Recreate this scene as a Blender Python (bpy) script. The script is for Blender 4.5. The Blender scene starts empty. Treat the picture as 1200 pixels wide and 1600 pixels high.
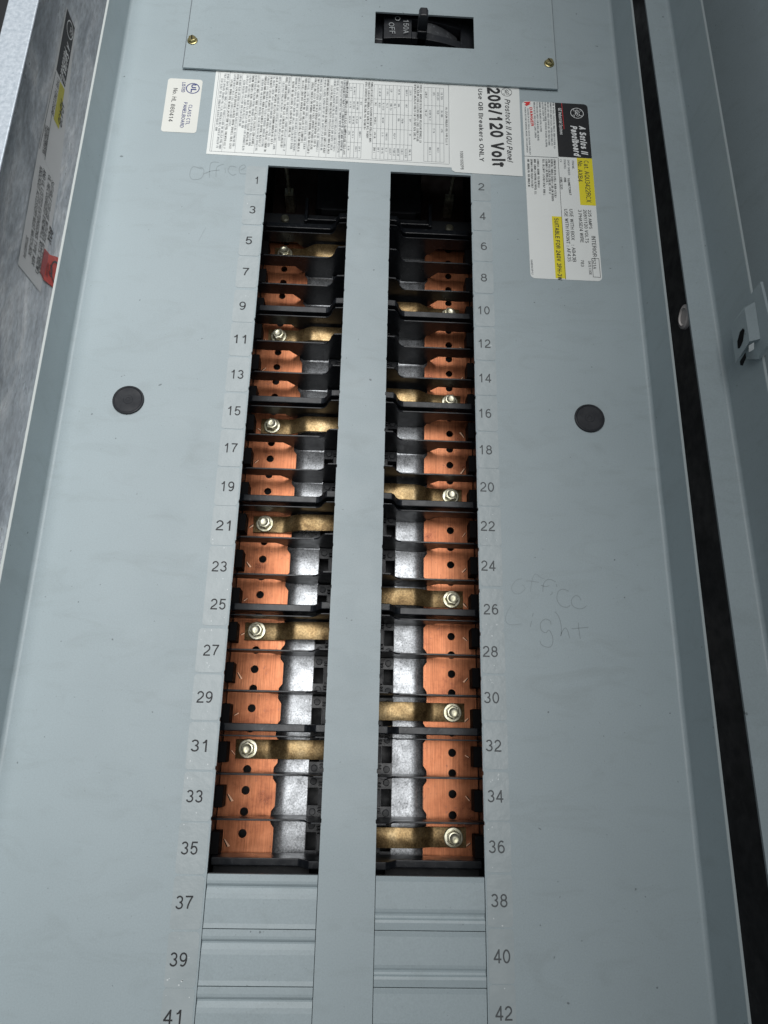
import bpy, bmesh, math, random
from mathutils import Vector, Matrix
random.seed(7)
S = 0.0254          # the place is laid out in inches on the panel face: x right, y up, z towards the viewer
H0 = 1.70           # height of pole row 1 above the floor, metres
def W(x, y, z):     # panel inches -> world metres (panel hangs on a vertical wall, faces -Y)
    return Vector((x*S, -z*S, y*S + H0))

# ------------------------------------------------------------------ camera
scene = bpy.context.scene
F = 1109.0
RA, RB, RC = -0.3075, 0.0378, -0.0214
CX, CY, CZ = 0.365, -14.8064, 16.2285
def rotm():
    Rx = Matrix.Rotation(RA, 3, 'X'); Ry = Matrix.Rotation(RB, 3, 'Y'); Rz = Matrix.Rotation(RC, 3, 'Z')
    return Rz @ Rx @ Ry
RM = rotm(); RT = RM.transposed()
cam_d = bpy.data.cameras.new('camera'); cam = bpy.data.objects.new('camera', cam_d)
scene.collection.objects.link(cam); scene.camera = cam
cam_d.sensor_fit = 'HORIZONTAL'; cam_d.sensor_width = 36.0; cam_d.lens = 36.0*F/1200.0
cam_d.clip_start = 0.01; cam_d.clip_end = 50
P2W = Matrix(((1, 0, 0), (0, 0, -1), (0, 1, 0)))
mw = (P2W @ RT).to_4x4(); mw.translation = W(CX, CY, CZ); cam.matrix_world = mw
def at(u, v, z=0.0):
    d = RT @ Vector(((u-600)/F, -(v-800)/F, -1.0)); t = (z-CZ)/d.z
    return Vector((CX+t*d.x, CY+t*d.y, z))
def atx(u, v, x):
    d = RT @ Vector(((u-600)/F, -(v-800)/F, -1.0)); t = (x-CX)/d.x
    return Vector((x, CY+t*d.y, CZ+t*d.z))

# ------------------------------------------------------------------ light
world = bpy.data.worlds.new('World'); scene.world = world; world.use_nodes = True
bg = world.node_tree.nodes['Background']
bg.inputs[0].default_value = (0.88, 0.94, 1.0, 1); bg.inputs[1].default_value = 0.12
def lamp(name, loc, target, size, power, col, spread=180):
    d = bpy.data.lights.new(name, 'AREA'); d.shape = 'RECTANGLE'; d.size = size[0]; d.size_y = size[1]
    d.energy = power; d.color = col; d.spread = math.radians(spread)
    o = bpy.data.objects.new(name, d); scene.collection.objects.link(o)
    o.location = W(*loc); o.rotation_euler = (W(*target)-W(*loc)).to_track_quat('-Z', 'Y').to_euler(); return o
lamp('room_light', (-6, 3, 34), (-17.5, -3.5, 0), (0.70, 1.25), 4.85, (1.0, 0.995, 0.985), 92)
scene.view_settings.view_transform = 'Standard'; scene.view_settings.look = 'None'
scene.view_settings.exposure = 0.0; scene.view_settings.gamma = 1.0
scene.cycles.max_bounces = 8

# ------------------------------------------------------------------ materials
def newmat(name):
    m = bpy.data.materials.new(name); m.use_nodes = True
    return m, m.node_tree.nodes, m.node_tree.links, m.node_tree.nodes['Principled BSDF']
def simple(name, col, rough=0.5, metal=0.0, spec=0.5):
    m, n, l, b = newmat(name)
    b.inputs['Base Color'].default_value = (*col, 1); b.inputs['Roughness'].default_value = rough
    b.inputs['Metallic'].default_value = metal; b.inputs['Specular IOR Level'].default_value = spec
    return m
def coords(n, l, scale=(1, 1, 1), rot=(0, 0, 0)):
    g = n.new('ShaderNodeNewGeometry'); mp = n.new('ShaderNodeMapping')
    mp.inputs['Scale'].default_value = scale; mp.inputs['Rotation'].default_value = rot
    l.new(g.outputs['Position'], mp.inputs['Vector']); return mp.outputs['Vector']
def noise(n, l, vec, scale, detail=4, rough=0.55, dist=0.0):
    t = n.new('ShaderNodeTexNoise'); t.inputs['Scale'].default_value = scale; t.inputs['Detail'].default_value = detail
    t.inputs['Roughness'].default_value = rough; t.inputs['Distortion'].default_value = dist
    l.new(vec, t.inputs['Vector']); return t.outputs['Fac']
def ramp(n, l, fac, stops):
    r = n.new('ShaderNodeValToRGB'); e = r.color_ramp.elements
    while len(e) < len(stops): e.new(0.5)
    for k, (p, c) in enumerate(stops):
        e[k].position = p; e[k].color = (*c, 1) if len(c) == 3 else c
    l.new(fac, r.inputs['Fac']); return r.outputs['Color']
def mixc(n, l, fac, a, b_, mode='MIX'):
    m = n.new('ShaderNodeMix'); m.data_type = 'RGBA'; m.blend_type = mode
    if isinstance(fac, float): m.inputs[0].default_value = fac
    else: l.new(fac, m.inputs[0])
    for i, x in ((6, a), (7, b_)):
        if isinstance(x, tuple): m.inputs[i].default_value = (*x, 1)
        else: l.new(x, m.inputs[i])
    return m.outputs[2]
def bump(n, l, b, h, strength, dist):
    t = n.new('ShaderNodeBump'); t.inputs['Strength'].default_value = strength; t.inputs['Distance'].default_value = dist
    l.new(h, t.inputs['Height']); l.new(t.outputs['Normal'], b.inputs['Normal'])

def paint(name, col, rough=0.42, specks=True, peel=0.12):
    m, n, l, b = newmat(name)
    v = coords(n, l)
    big = noise(n, l, v, 9, 3)
    c = ramp(n, l, big, [(0.3, tuple(x*0.95 for x in col)), (0.7, tuple(min(1, x*1.04) for x in col))])
    sm = ramp(n, l, noise(n, l, coords(n, l, (1.0, 1, 2.6), (0, 0.5, 0)), 26, 5, 0.65, 1.2), [(0.52, (1, 1, 1)), (0.78, (0.90, 0.895, 0.885))])
    c = mixc(n, l, 1.0, c, sm, 'MULTIPLY')
    if specks:
        sp = noise(n, l, v, 620, 2, 0.5)
        f = ramp(n, l, sp, [(0.70, (0, 0, 0)), (0.78, (1, 1, 1))])
        c = mixc(n, l, f, c, tuple(x*0.72 for x in col))
        v2 = coords(n, l, (1, 1, 1), (1, 2, 3)); sp2 = noise(n, l, v2, 330, 1, 0.3)
        f2 = ramp(n, l, sp2, [(0.80, (0, 0, 0)), (0.83, (0.7, 0.7, 0.7))])
        c = mixc(n, l, f2, c, tuple(x*0.3 for x in col))
        gr = noise(n, l, v, 1300, 1, 0.5)
        g = ramp(n, l, gr, [(0.3, (0.95, 0.95, 0.95)), (0.7, (1.04, 1.04, 1.04))])
        c = mixc(n, l, 1.0, c, g, 'MULTIPLY')
    l.new(c, b.inputs['Base Color'])
    r = ramp(n, l, noise(n, l, v, 40, 4), [(0.3, (rough*0.88,)*3), (0.7, (rough*1.15,)*3)]); l.new(r, b.inputs['Roughness'])
    # long shallow waves of rolled sheet under the orange peel, and a few wiped smears in the gloss
    w = n.new('ShaderNodeBump'); w.inputs['Strength'].default_value = 0.5; w.inputs['Distance'].default_value = 0.0012
    l.new(noise(n, l, v, 7, 2), w.inputs['Height'])
    t = n.new('ShaderNodeBump'); t.inputs['Strength'].default_value = peel; t.inputs['Distance'].default_value = 0.0002
    l.new(noise(n, l, v, 900, 2), t.inputs['Height']); l.new(w.outputs['Normal'], t.inputs['Normal']); l.new(t.outputs['Normal'], b.inputs['Normal'])
    return m
GREY = (0.368, 0.438, 0.464)
M_paint = paint('grey_enamel', GREY)
M_cover = paint('grey_enamel_cover', (0.375, 0.447, 0.473))
M_film = paint('clear_number_film_on_enamel', (0.40, 0.45, 0.46), 0.3, True, 0.5)
def film():
    m, n, l, b = newmat('number_film'); v = coords(n, l)
    c = ramp(n, l, noise(n, l, v, 60, 3), [(0.35, (0.375, 0.43, 0.445)), (0.7, (0.42, 0.475, 0.49))])
    f = ramp(n, l, noise(n, l, v, 210, 3, 0.6), [(0.70, (0, 0, 0)), (0.745, (1, 1, 1))])
    c = mixc(n, l, f, c, (0.70, 0.74, 0.75)); l.new(c, b.inputs['Base Color'])
    b.inputs['Roughness'].default_value = 0.3
    bump(n, l, b, noise(n, l, v, 180, 3), 0.35, 0.0006); return m
M_film = film()
M_edge = simple('bare_flange_edge', (0.50, 0.54, 0.53), 0.5)
def plastic(name, col, rough, wear=0.25):
    m, n, l, b = newmat(name); v = coords(n, l)
    f = ramp(n, l, noise(n, l, v, 330, 4, 0.7), [(0.56, (0, 0, 0)), (0.80, (wear,)*3)])
    c = mixc(n, l, f, col, (0.30, 0.32, 0.34)); l.new(c, b.inputs['Base Color'])
    r = ramp(n, l, noise(n, l, v, 120, 3), [(0.3, (rough*0.8,)*3), (0.7, (rough*1.3,)*3)]); l.new(r, b.inputs['Roughness'])
    bump(n, l, b, noise(n, l, v, 500, 3), 0.2, 0.0003); return m
M_black = plastic('black_moulded_plastic', (0.014, 0.017, 0.022), 0.34)
M_black2 = plastic('black_base_plastic', (0.010, 0.012, 0.015), 0.5, 0.12)
M_clip = plastic('dark_grey_clip_plastic', (0.035, 0.038, 0.043), 0.45, 0.1)
M_breaker = plastic('breaker_plastic', (0.016, 0.018, 0.022), 0.36, 0.1)
M_breaker_l = plastic('worn_handle_guard_plastic', (0.05, 0.053, 0.058), 0.5, 0.6)
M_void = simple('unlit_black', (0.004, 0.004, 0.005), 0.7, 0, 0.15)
M_plug = plastic('black_hole_plug', (0.014, 0.016, 0.021), 0.6, 0.05)
def copper():
    m, n, l, b = newmat('copper'); v = coords(n, l); vs = coords(n, l, (1, 1, 0.02))
    st = noise(n, l, vs, 1700, 3, 0.75); bl = noise(n, l, v, 38, 6, 0.68)
    c = ramp(n, l, bl, [(0.3, (0.18, 0.06, 0.032)), (0.48, (0.40, 0.15, 0.072)), (0.75, (0.57, 0.24, 0.125))])
    s = ramp(n, l, st, [(0.30, (0.58, 0.54, 0.52)), (0.58, (1.06, 1.03, 1.0))])
    c = mixc(n, l, 1.0, c, s, 'MULTIPLY')
    f = ramp(n, l, noise(n, l, v, 420, 2, 0.5), [(0.66, (0, 0, 0)), (0.73, (0.85,)*3)])
    c = mixc(n, l, f, c, (0.25, 0.10, 0.06)); l.new(c, b.inputs['Base Color'])
    b.inputs['Metallic'].default_value = 0.82
    r = ramp(n, l, bl, [(0.3, (0.26,)*3), (0.7, (0.38,)*3)]); l.new(r, b.inputs['Roughness'])
    bump(n, l, b, st, 0.25, 0.0001); return m
M_copper = copper()
M_dimcopper = plastic('copper_with_painted_dimness', (0.035, 0.016, 0.011), 0.6, 0.05)  # copper of the dim opening heads, dimness put into the dark brown
M_nick = simple('bright_sheared_copper', (0.95, 0.62, 0.42), 0.3, 0.8)
def zincstrip():
    m, n, l, b = newmat('mottled_zinc_steel'); v = coords(n, l)
    c = ramp(n, l, noise(n, l, v, 900, 4, 0.8), [(0.34, (0.16, 0.165, 0.17)), (0.47, (0.42, 0.44, 0.46)), (0.66, (0.68, 0.70, 0.73))])
    f = ramp(n, l, noise(n, l, v, 130, 5, 0.75), [(0.34, (0.62,)*3), (0.54, (1.0,)*3)])
    c = mixc(n, l, 1.0, c, f, 'MULTIPLY'); l.new(c, b.inputs['Base Color'])
    b.inputs['Metallic'].default_value = 0.72
    r = ramp(n, l, noise(n, l, v, 60, 4, 0.6), [(0.35, (0.27,)*3), (0.65, (0.42,)*3)]); l.new(r, b.inputs['Roughness'])
    bump(n, l, b, noise(n, l, v, 700, 3), 0.12, 0.0002); return m
M_zinc = zincstrip()
def brass():
    m, n, l, b = newmat('tarnished_brass'); v = coords(n, l)
    c = ramp(n, l, noise(n, l, v, 75, 5, 0.65, 0.6), [(0.30, (0.13, 0.08, 0.035)), (0.44, (0.29, 0.195, 0.09)), (0.58, (0.42, 0.30, 0.15)), (0.8, (0.56, 0.43, 0.25))])
    f = ramp(n, l, noise(n, l, v, 800, 3, 0.7), [(0.40, (0.6,)*3), (0.62, (1.1,)*3)])
    c = mixc(n, l, 1.0, c, f, 'MULTIPLY'); l.new(c, b.inputs['Base Color'])
    b.inputs['Metallic'].default_value = 0.8
    r = ramp(n, l, noise(n, l, v, 90, 3), [(0.3, (0.26,)*3), (0.7, (0.45,)*3)]); l.new(r, b.inputs['Roughness'])
    bump(n, l, b, noise(n, l, v, 1200, 3), 0.12, 0.0001); return m
M_brass = brass()
def galv():
    m, n, l, b = newmat('rubbed_galvanised_steel')
    v = coords(n, l, (1, 1.2, 0.45), (0.55, 0, 0.0))
    c = ramp(n, l, noise(n, l, v, 30, 7, 0.66, 0.8), [(0.30, (0.36, 0.40, 0.44)), (0.47, (0.62, 0.67, 0.71)), (0.60, (0.85, 0.88, 0.90)), (0.74, (0.98, 0.98, 0.95))])
    f = ramp(n, l, noise(n, l, v, 260, 4, 0.7), [(0.35, (0.72,)*3), (0.65, (1.1,)*3)])
    c = mixc(n, l, 1.0, c, f, 'MULTIPLY'); l.new(c, b.inputs['Base Color'])
    b.inputs['Metallic'].default_value = 0.3
    r = ramp(n, l, noise(n, l, v, 25, 4, 0.6), [(0.35, (0.27,)*3), (0.65, (0.48,)*3)]); l.new(r, b.inputs['Roughness'])
    bump(n, l, b, noise(n, l, v, 60, 5), 0.3, 0.0012); return m
M_galv = galv()
def galvlip():
    m, n, l, b = newmat('pale_matt_galvanised_lip'); v = coords(n, l)
    c = ramp(n, l, noise(n, l, v, 330, 3, 0.6), [(0.3, (0.42, 0.48, 0.54)), (0.7, (0.62, 0.68, 0.74))]); l.new(c, b.inputs['Base Color'])
    b.inputs['Metallic'].default_value = 0.25; b.inputs['Roughness'].default_value = 0.45
    bump(n, l, b, noise(n, l, v, 330, 3), 0.5, 0.0006); return m
M_lip = galvlip()
M_dwall = plastic('steel_with_painted_shade', (0.02, 0.022, 0.025), 0.45, 0.10)  # right galvanised wall, its shade put into a near-black colour
def screwmat():
    m, n, l, b = newmat('yellow_zinc_plating'); v = coords(n, l)
    c = ramp(n, l, noise(n, l, v, 300, 3), [(0.35, (0.42, 0.40, 0.27)), (0.65, (0.70, 0.68, 0.55))]); l.new(c, b.inputs['Base Color'])
    b.inputs['Metallic'].default_value = 0.85; b.inputs['Roughness'].default_value = 0.34; return m
M_screw = screwmat()
M_cscrew = simple('yellow_passivated_screw', (0.50, 0.44, 0.22), 0.28, 0.95)
def paper(name, col, rough):
    m, n, l, b = newmat(name); v = coords(n, l)
    c = ramp(n, l, noise(n, l, v, 30, 4), [(0.3, tuple(x*0.95 for x in col)), (0.7, col)])
    l.new(c, b.inputs['Base Color']); b.inputs['Roughness'].default_value = rough
    bump(n, l, b, noise(n, l, v, 14, 2), 0.15, 0.002); return m
M_redge = simple('painted_sheet_edge', (0.40, 0.46, 0.47), 0.45)
M_white = paper('white_label_stock', (0.86, 0.89, 0.87), 0.45)
M_cream = paper('cream_label_stock', (0.78, 0.79, 0.74), 0.45)
M_grl = paper('grey_white_label_stock', (0.80, 0.82, 0.82), 0.5)
M_yel = simple('yellow_print', (0.83, 0.72, 0.02), 0.45)
M_yel2 = simple('dull_yellow_print', (0.60, 0.56, 0.06), 0.45)
M_red = simple('red_print', (0.72, 0.03, 0.03), 0.45)
M_redst = simple('red_sticker_stock', (0.75, 0.06, 0.035), 0.45)
M_redtab = simple('translucent_red_sticker_over_grey', (0.42, 0.05, 0.05), 0.45)
M_blk = simple('black_print', (0.012, 0.013, 0.015), 0.4)
M_ink = simple('dark_print', (0.035, 0.038, 0.042), 0.6)
M_ink2 = simple('grey_print', (0.20, 0.22, 0.235), 0.6)
M_blue = simple('blue_print', (0.03, 0.045, 0.20), 0.6)
M_wprint = simple('white_print', (0.80, 0.82, 0.82), 0.5)
M_gprint = simple('pale_grey_print', (0.34, 0.36, 0.37), 0.6)
M_digitL = simple('black_digits', (0.022, 0.024, 0.027), 0.6)
M_digitR = simple('faded_digits', (0.085, 0.095, 0.10), 0.6)
M_pencil = simple('pencil_graphite', (0.262, 0.308, 0.325), 0.6)
M_pencil2 = simple('faint_pencil_graphite', (0.30, 0.35, 0.37), 0.6)
M_scratch = simple('pale_paint_scratch', (0.66, 0.71, 0.72), 0.5)
M_wall = simple('dark_plaster', (0.02, 0.022, 0.025), 0.8)
M_pale = simple('pale_knockout_light', (0.95, 0.90, 0.87), 0.5)  # pale colour for the light of a knockout hole
M_holelight = simple('white_for_bright_hole', (0.92, 0.95, 0.95), 0.3)  # near-white for brightness seen through the bracket hole

# ------------------------------------------------------------------ builders
COL = scene.collection
class MB:
    def __init__(s): s.v = []; s.f = []; s.m = []; s.mats = []
    def mi(s, m):
        if m not in s.mats: s.mats.append(m)
        return s.mats.index(m)
    def add(s, vs, fs, m):
        k = len(s.v); s.v += [tuple(p) for p in vs]; s.f += [tuple(i+k for i in f) for f in fs]; s.m += [s.mi(m)]*len(fs)
    def box(s, x0, x1, y0, y1, z0, z1, m):
        x0, x1 = sorted((x0, x1)); y0, y1 = sorted((y0, y1)); z0, z1 = sorted((z0, z1))
        v = [(x, y, z) for z in (z0, z1) for y in (y0, y1) for x in (x0, x1)]
        s.add(v, [(0, 2, 3, 1), (4, 5, 7, 6), (0, 1, 5, 4), (2, 6, 7, 3), (0, 4, 6, 2), (1, 3, 7, 5)], m)
    def prism(s, pts, a, b, m, f=None):   # pts (p,q); f maps (p,q,t)->xyz ; t in a..b
        n = len(pts)
        s.add([f(p, q, a) for p, q in pts]+[f(p, q, b) for p, q in pts],
              [tuple(range(n))[::-1], tuple(range(n, 2*n))]+[(i, (i+1) % n, n+(i+1) % n, n+i) for i in range(n)], m)
    def lathe(s, c, prof, m, seg=24, axis='z'):   # prof: (radius, offset along axis)
        k0 = []
        vs = []
        for r, h in prof:
            for i in range(seg):
                a = 2*math.pi*i/seg
                if axis == 'z': vs.append((c[0]+r*math.cos(a), c[1]+r*math.sin(a), c[2]+h))
                else: vs.append((c[0]+h, c[1]+r*math.cos(a), c[2]+r*math.sin(a)))
        fs = []
        for j in range(len(prof)-1):
            for i in range(seg):
                fs.append((j*seg+i, j*seg+(i+1) % seg, (j+1)*seg+(i+1) % seg, (j+1)*seg+i))
        fs.append(tuple(range((len(prof)-1)*seg, len(prof)*seg)))
        fs.append(tuple(range(seg))[::-1])
        s.add(vs, fs, m)
    def quad(s, pts, m): s.add(pts, [tuple(range(len(pts)))], m)
    def build(s, name, root=None, bev=0.0, smooth=False, seg=2, label=None):
        me = bpy.data.meshes.new(name)
        o_loc = root.location if root is not None else Vector((0, 0, 0))
        if root is None:
            xs = [p[0] for p in s.v]; ys = [p[1] for p in s.v]; zs = [p[2] for p in s.v]
            o_loc = W((min(xs)+max(xs))/2, min(ys), min(zs))
        me.from_pydata([tuple(W(*p)-o_loc) for p in s.v], [], s.f)
        for mt in s.mats: me.materials.append(mt)
        for p, k in zip(me.polygons, s.m): p.material_index = k
        bm = bmesh.new(); bm.from_mesh(me); bmesh.ops.recalc_face_normals(bm, faces=bm.faces)
        if bev:
            es = [e for e in bm.edges if len(e.link_faces) == 2 and e.calc_face_angle(0) > 0.6]
            bmesh.ops.bevel(bm, geom=es, offset=bev*S, segments=seg, affect='EDGES', profile=0.5, clamp_overlap=True)
        bm.to_mesh(me); bm.free()
        if smooth:
            for p in me.polygons: p.use_smooth = True
            try: me.set_sharp_from_angle(angle=math.radians(35))
            except Exception: pass
        o = bpy.data.objects.new(name, me); COL.objects.link(o)
        if root is not None: o.parent = root
        else: o.location = o_loc
        if label: o['label'] = label
        return o
def tag(o, label=None, cat=None, group=None, kind=None):
    if label: o['label'] = label
    if cat: o['category'] = cat
    if group: o['group'] = group
    if kind: o['kind'] = kind
    return o
def thing(name, loc, label, cat, group=None):
    o = bpy.data.objects.new(name, None); COL.objects.link(o); o.empty_display_size = 0.02
    o.location = W(*loc); return tag(o, label, cat, group)
def copy_tree(src, dloc, parent=None):
    c = src.copy(); COL.objects.link(c)
    if parent is None: c.location = src.location + dloc
    else: c.parent = parent
    for ch in [x for x in bpy.data.objects if x.parent == src]:
        copy_tree(ch, None, c)
    return c
def sub(parent, o):   # re-hang a part one level deeper (parts keep zero offset)
    o.parent = parent; return o

def cut_plate(mb, outer, holes, z0, z1, m):
    """flat plate with holes: a filled 2-D curve turned into a slab"""
    cu = bpy.data.curves.new('t', 'CURVE'); cu.dimensions = '2D'; cu.fill_mode = 'BOTH'
    for pts in [outer]+holes:
        sp = cu.splines.new('POLY'); sp.points.add(len(pts)-1)
        for k, (x, y) in enumerate(pts): sp.points[k].co = (x, y, 0, 1)
        sp.use_cyclic_u = True
    cu.extrude = (z1-z0)/2
    ob = bpy.data.objects.new('t', cu); me = bpy.data.meshes.new_from_object(ob)
    zc = (z0+z1)/2
    mb.add([(v.co.x, v.co.y, v.co.z+zc) for v in me.vertices], [tuple(p.vertices) for p in me.polygons], m)
    bpy.data.objects.remove(ob); bpy.data.meshes.remove(me); bpy.data.curves.remove(cu)
def rrect(x0, x1, y0, y1, r, n=5):
    pts = []
    for cx, cy, a0 in ((x1-r, y1-r, 0), (x0+r, y1-r, 90), (x0+r, y0+r, 180), (x1-r, y0+r, 270)):
        for k in range(n+1):
            a = math.radians(a0+90*k/n); pts.append((cx+r*math.cos(a), cy+r*math.sin(a)))
    return pts
def circ(x, y, r, n=24): return [(x+r*math.cos(2*math.pi*k/n), y+r*math.sin(2*math.pi*k/n)) for k in range(n)]

# a plain grotesque alphabet drawn as strokes (cap height 1)
def _A(cx, cy, rx, ry, a0, a1, n=None):
    n = n or max(4, int(abs(a1-a0)/18))
    return [(cx+rx*math.cos(math.radians(a0+(a1-a0)*k/n)), cy+ry*math.sin(math.radians(a0+(a1-a0)*k/n))) for k in range(n+1)]
_o = lambda w, h=0.72, cx=None: _A((cx or w/2), h/2, w/2, h/2, 90, 450, 24)
G = {
 '0': (.54, [_A(.27, .5, .27, .5, 90, 450, 26)]),
 '1': (.54, [[(.06, .76), (.20, .80), (.31, 1.0)], [(.34, 1.0), (.34, 0)]]),
 '2': (.54, [_A(.27, .71, .26, .29, 170, -30)+[(.30, .34), (.08, .18), (.01, 0)], [(.01, 0), (.54, 0)]]),
 '3': (.54, [_A(.26, .75, .24, .25, 160, -90), _A(.26, .26, .27, .26, 85, -165)]),
 '4': (.54, [[(.42, 0), (.42, 1.0)], [(.42, 1.0), (0, .28)], [(0, .25), (.56, .25)]]),
 '5': (.54, [[(.50, 1.0), (.11, 1.0)], [(.11, 1.0), (.04, .47)], [(.04, .47)]+_A(.27, .32, .26, .32, 130, -160)]),
 '6': (.54, [_A(.28, .31, .26, .31, 0, 360, 22), _A(.31, .47, .30, .53, 55, 190)]),
 '7': (.54, [[(.01, 1.0), (.53, 1.0)], [(.53, .98), (.34, .62), (.22, .30), (.17, 0)]]),
 '8': (.54, [_A(.27, .76, .23, .24, 0, 360, 20), _A(.27, .27, .27, .27, 0, 360, 22)]),
 '9': (.54, [_A(.26, .69, .26, .31, 0, 360, 22), _A(.23, .53, .30, .53, -125, 10)]),
 'A': (.66, [[(0, 0), (.33, 1)], [(.33, 1), (.66, 0)], [(.12, .33), (.54, .33)]]),
 'B': (.58, [[(0, 0), (0, 1)], [(0, 1), (.32, 1)]+_A(.32, .76, .22, .24, 90, -90)+[(0, .52)], [(.32, .52)]+_A(.32, .26, .26, .26, 90, -90)+[(0, 0)]]),
 'C': (.64, [_A(.34, .5, .34, .5, 42, 318)]),
 'D': (.62, [[(0, 0), (0, 1)], [(0, 1), (.26, 1)]+_A(.26, .5, .36, .5, 90, -90)+[(0, 0)]]),
 'E': (.52, [[(0, 0), (0, 1)], [(0, 1), (.52, 1)], [(0, .52), (.48, .52)], [(0, 0), (.52, 0)]]),
 'F': (.50, [[(0, 0), (0, 1)], [(0, 1), (.50, 1)], [(0, .52), (.44, .52)]]),
 'G': (.68, [_A(.34, .5, .34, .5, 45, 345), [(.38, .46), (.68, .46)], [(.68, .46), (.68, 0)]]),
 'H': (.60, [[(0, 0), (0, 1)], [(.60, 0), (.60, 1)], [(0, .52), (.60, .52)]]),
 'I': (.10, [[(.05, 0), (.05, 1)]]),
 'J': (.46, [[(.46, 1), (.46, .25)]+_A(.23, .24, .23, .24, 0, -180)]),
 'K': (.60, [[(0, 0), (0, 1)], [(.58, 1), (0, .36)], [(.20, .56), (.60, 0)]]),
 'L': (.48, [[(0, 1), (0, 0)], [(0, 0), (.48, 0)]]),
 'M': (.72, [[(0, 0), (0, 1)], [(0, 1), (.36, .05)], [(.36, .05), (.72, 1)], [(.72, 1), (.72, 0)]]),
 'N': (.60, [[(0, 0), (0, 1)], [(0, 1), (.60, 0)], [(.60, 0), (.60, 1)]]),
 'O': (.70, [_A(.35, .5, .35, .5, 90, 450, 26)]),
 'P': (.56, [[(0, 0), (0, 1)], [(0, 1), (.30, 1)]+_A(.30, .73, .26, .27, 90, -90)+[(0, .46)]]),
 'Q': (.70, [_A(.35, .5, .35, .5, 90, 450, 26), [(.42, .22), (.68, -.04)]]),
 'R': (.58, [[(0, 0), (0, 1)], [(0, 1), (.32, 1)]+_A(.32, .75, .24, .25, 90, -90)+[(0, .50)], [(.34, .50), (.52, .36), (.56, 0)]]),
 'S': (.58, [_A(.29, .76, .26, .24, 25, 250)+_A(.29, .26, .28, .26, 75, -165)]),
 'T': (.56, [[(0, 1), (.56, 1)], [(.28, 1), (.28, 0)]]),
 'U': (.58, [[(0, 1), (0, .30)]+_A(.29, .29, .29, .29, 180, 360)+[(.58, 1)]]),
 'V': (.60, [[(0, 1), (.30, 0)], [(.30, 0), (.60, 1)]]),
 'W': (.86, [[(0, 1), (.21, 0)], [(.21, 0), (.43, .96)], [(.43, .96), (.65, 0)], [(.65, 0), (.86, 1)]]),
 'X': (.60, [[(0, 0), (.60, 1)], [(0, 1), (.60, 0)]]),
 'Y': (.60, [[(0, 1), (.30, .44)], [(.60, 1), (.30, .44)], [(.30, .44), (.30, 0)]]),
 'Z': (.56, [[(0, 1), (.56, 1)], [(.54, .98), (.02, .02)], [(0, 0), (.58, 0)]]),
 'a': (.48, [[(.06, .56)]+_A(.24, .52, .20, .20, 140, 0)+[(.44, .08), (.50, 0)], _A(.21, .20, .21, .20, 40, 340)+[(.44, .16)]]),
 'b': (.48, [[(0, 1), (0, 0)], _A(.24, .36, .24, .36, 150, -150)]),
 'c': (.46, [_A(.24, .36, .24, .36, 45, 315)]),
 'd': (.48, [[(.48, 1), (.48, 0)], _A(.24, .36, .24, .36, 30, 330)]),
 'e': (.48, [[(.02, .37), (.48, .37)]+_A(.24, .36, .24, .36, 4, 315)]),
 'g': (.48, [[(.48, .72), (.48, .02)]+_A(.24, .0, .24, .24, 0, -160), _A(.24, .37, .24, .35, 30, 330)]),
 'h': (.46, [[(0, 0), (0, 1)], _A(.23, .48, .23, .24, 180, 0)+[(.46, 0)]]),
 'i': (.08, [[(.04, 0), (.04, .72)], [(.04, .88), (.04, 1)]]),
 'k': (.44, [[(0, 0), (0, 1)], [(.40, .72), (0, .28)], [(.14, .44), (.44, 0)]]),
 'l': (.08, [[(.04, 0), (.04, 1)]]),
 'm': (.74, [[(0, 0), (0, .72)], _A(.185, .50, .185, .22, 180, 0)+[(.37, 0)], _A(.555, .50, .185, .22, 180, 0)+[(.74, 0)]]),
 'n': (.46, [[(0, 0), (0, .72)], _A(.23, .48, .23, .24, 180, 0)+[(.46, 0)]]),
 'o': (.50, [_o(.50)]),
 'p': (.48, [[(0, .72), (0, -.28)], _A(.24, .36, .24, .36, 150, -150)]),
 'r': (.28, [[(0, 0), (0, .72)], _A(.24, .46, .24, .26, 180, 80)]),
 's': (.44, [_A(.22, .53, .20, .19, 30, 250)+_A(.22, .19, .22, .19, 75, -160)]),
 't': (.28, [[(.12, .94), (.12, .14)]+_A(.24, .12, .12, .12, 180, 280), [(0, .72), (.28, .72)]]),
 'u': (.46, [[(0, .72), (0, .24)]+_A(.23, .24, .23, .24, 180, 360), [(.46, .72), (.46, 0)]]),
 'y': (.46, [[(0, .72), (.23, .04)], [(.46, .72), (.23, .04), (.12, -.24), (.0, -.26)]]),
 'v': (.44, [[(0, .72), (.22, 0)], [(.22, 0), (.44, .72)]]),
 '/': (.30, [[(0, -.04), (.30, 1.04)]]), '.': (.08, [[(.04, 0), (.04, .09)]]), '-': (.32, [[(0, .40), (.32, .40)]]),
 ':': (.08, [[(.04, 0), (.04, .1)], [(.04, .5), (.04, .6)]]), ' ': (.14, []),
}
_fc = {}
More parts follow.
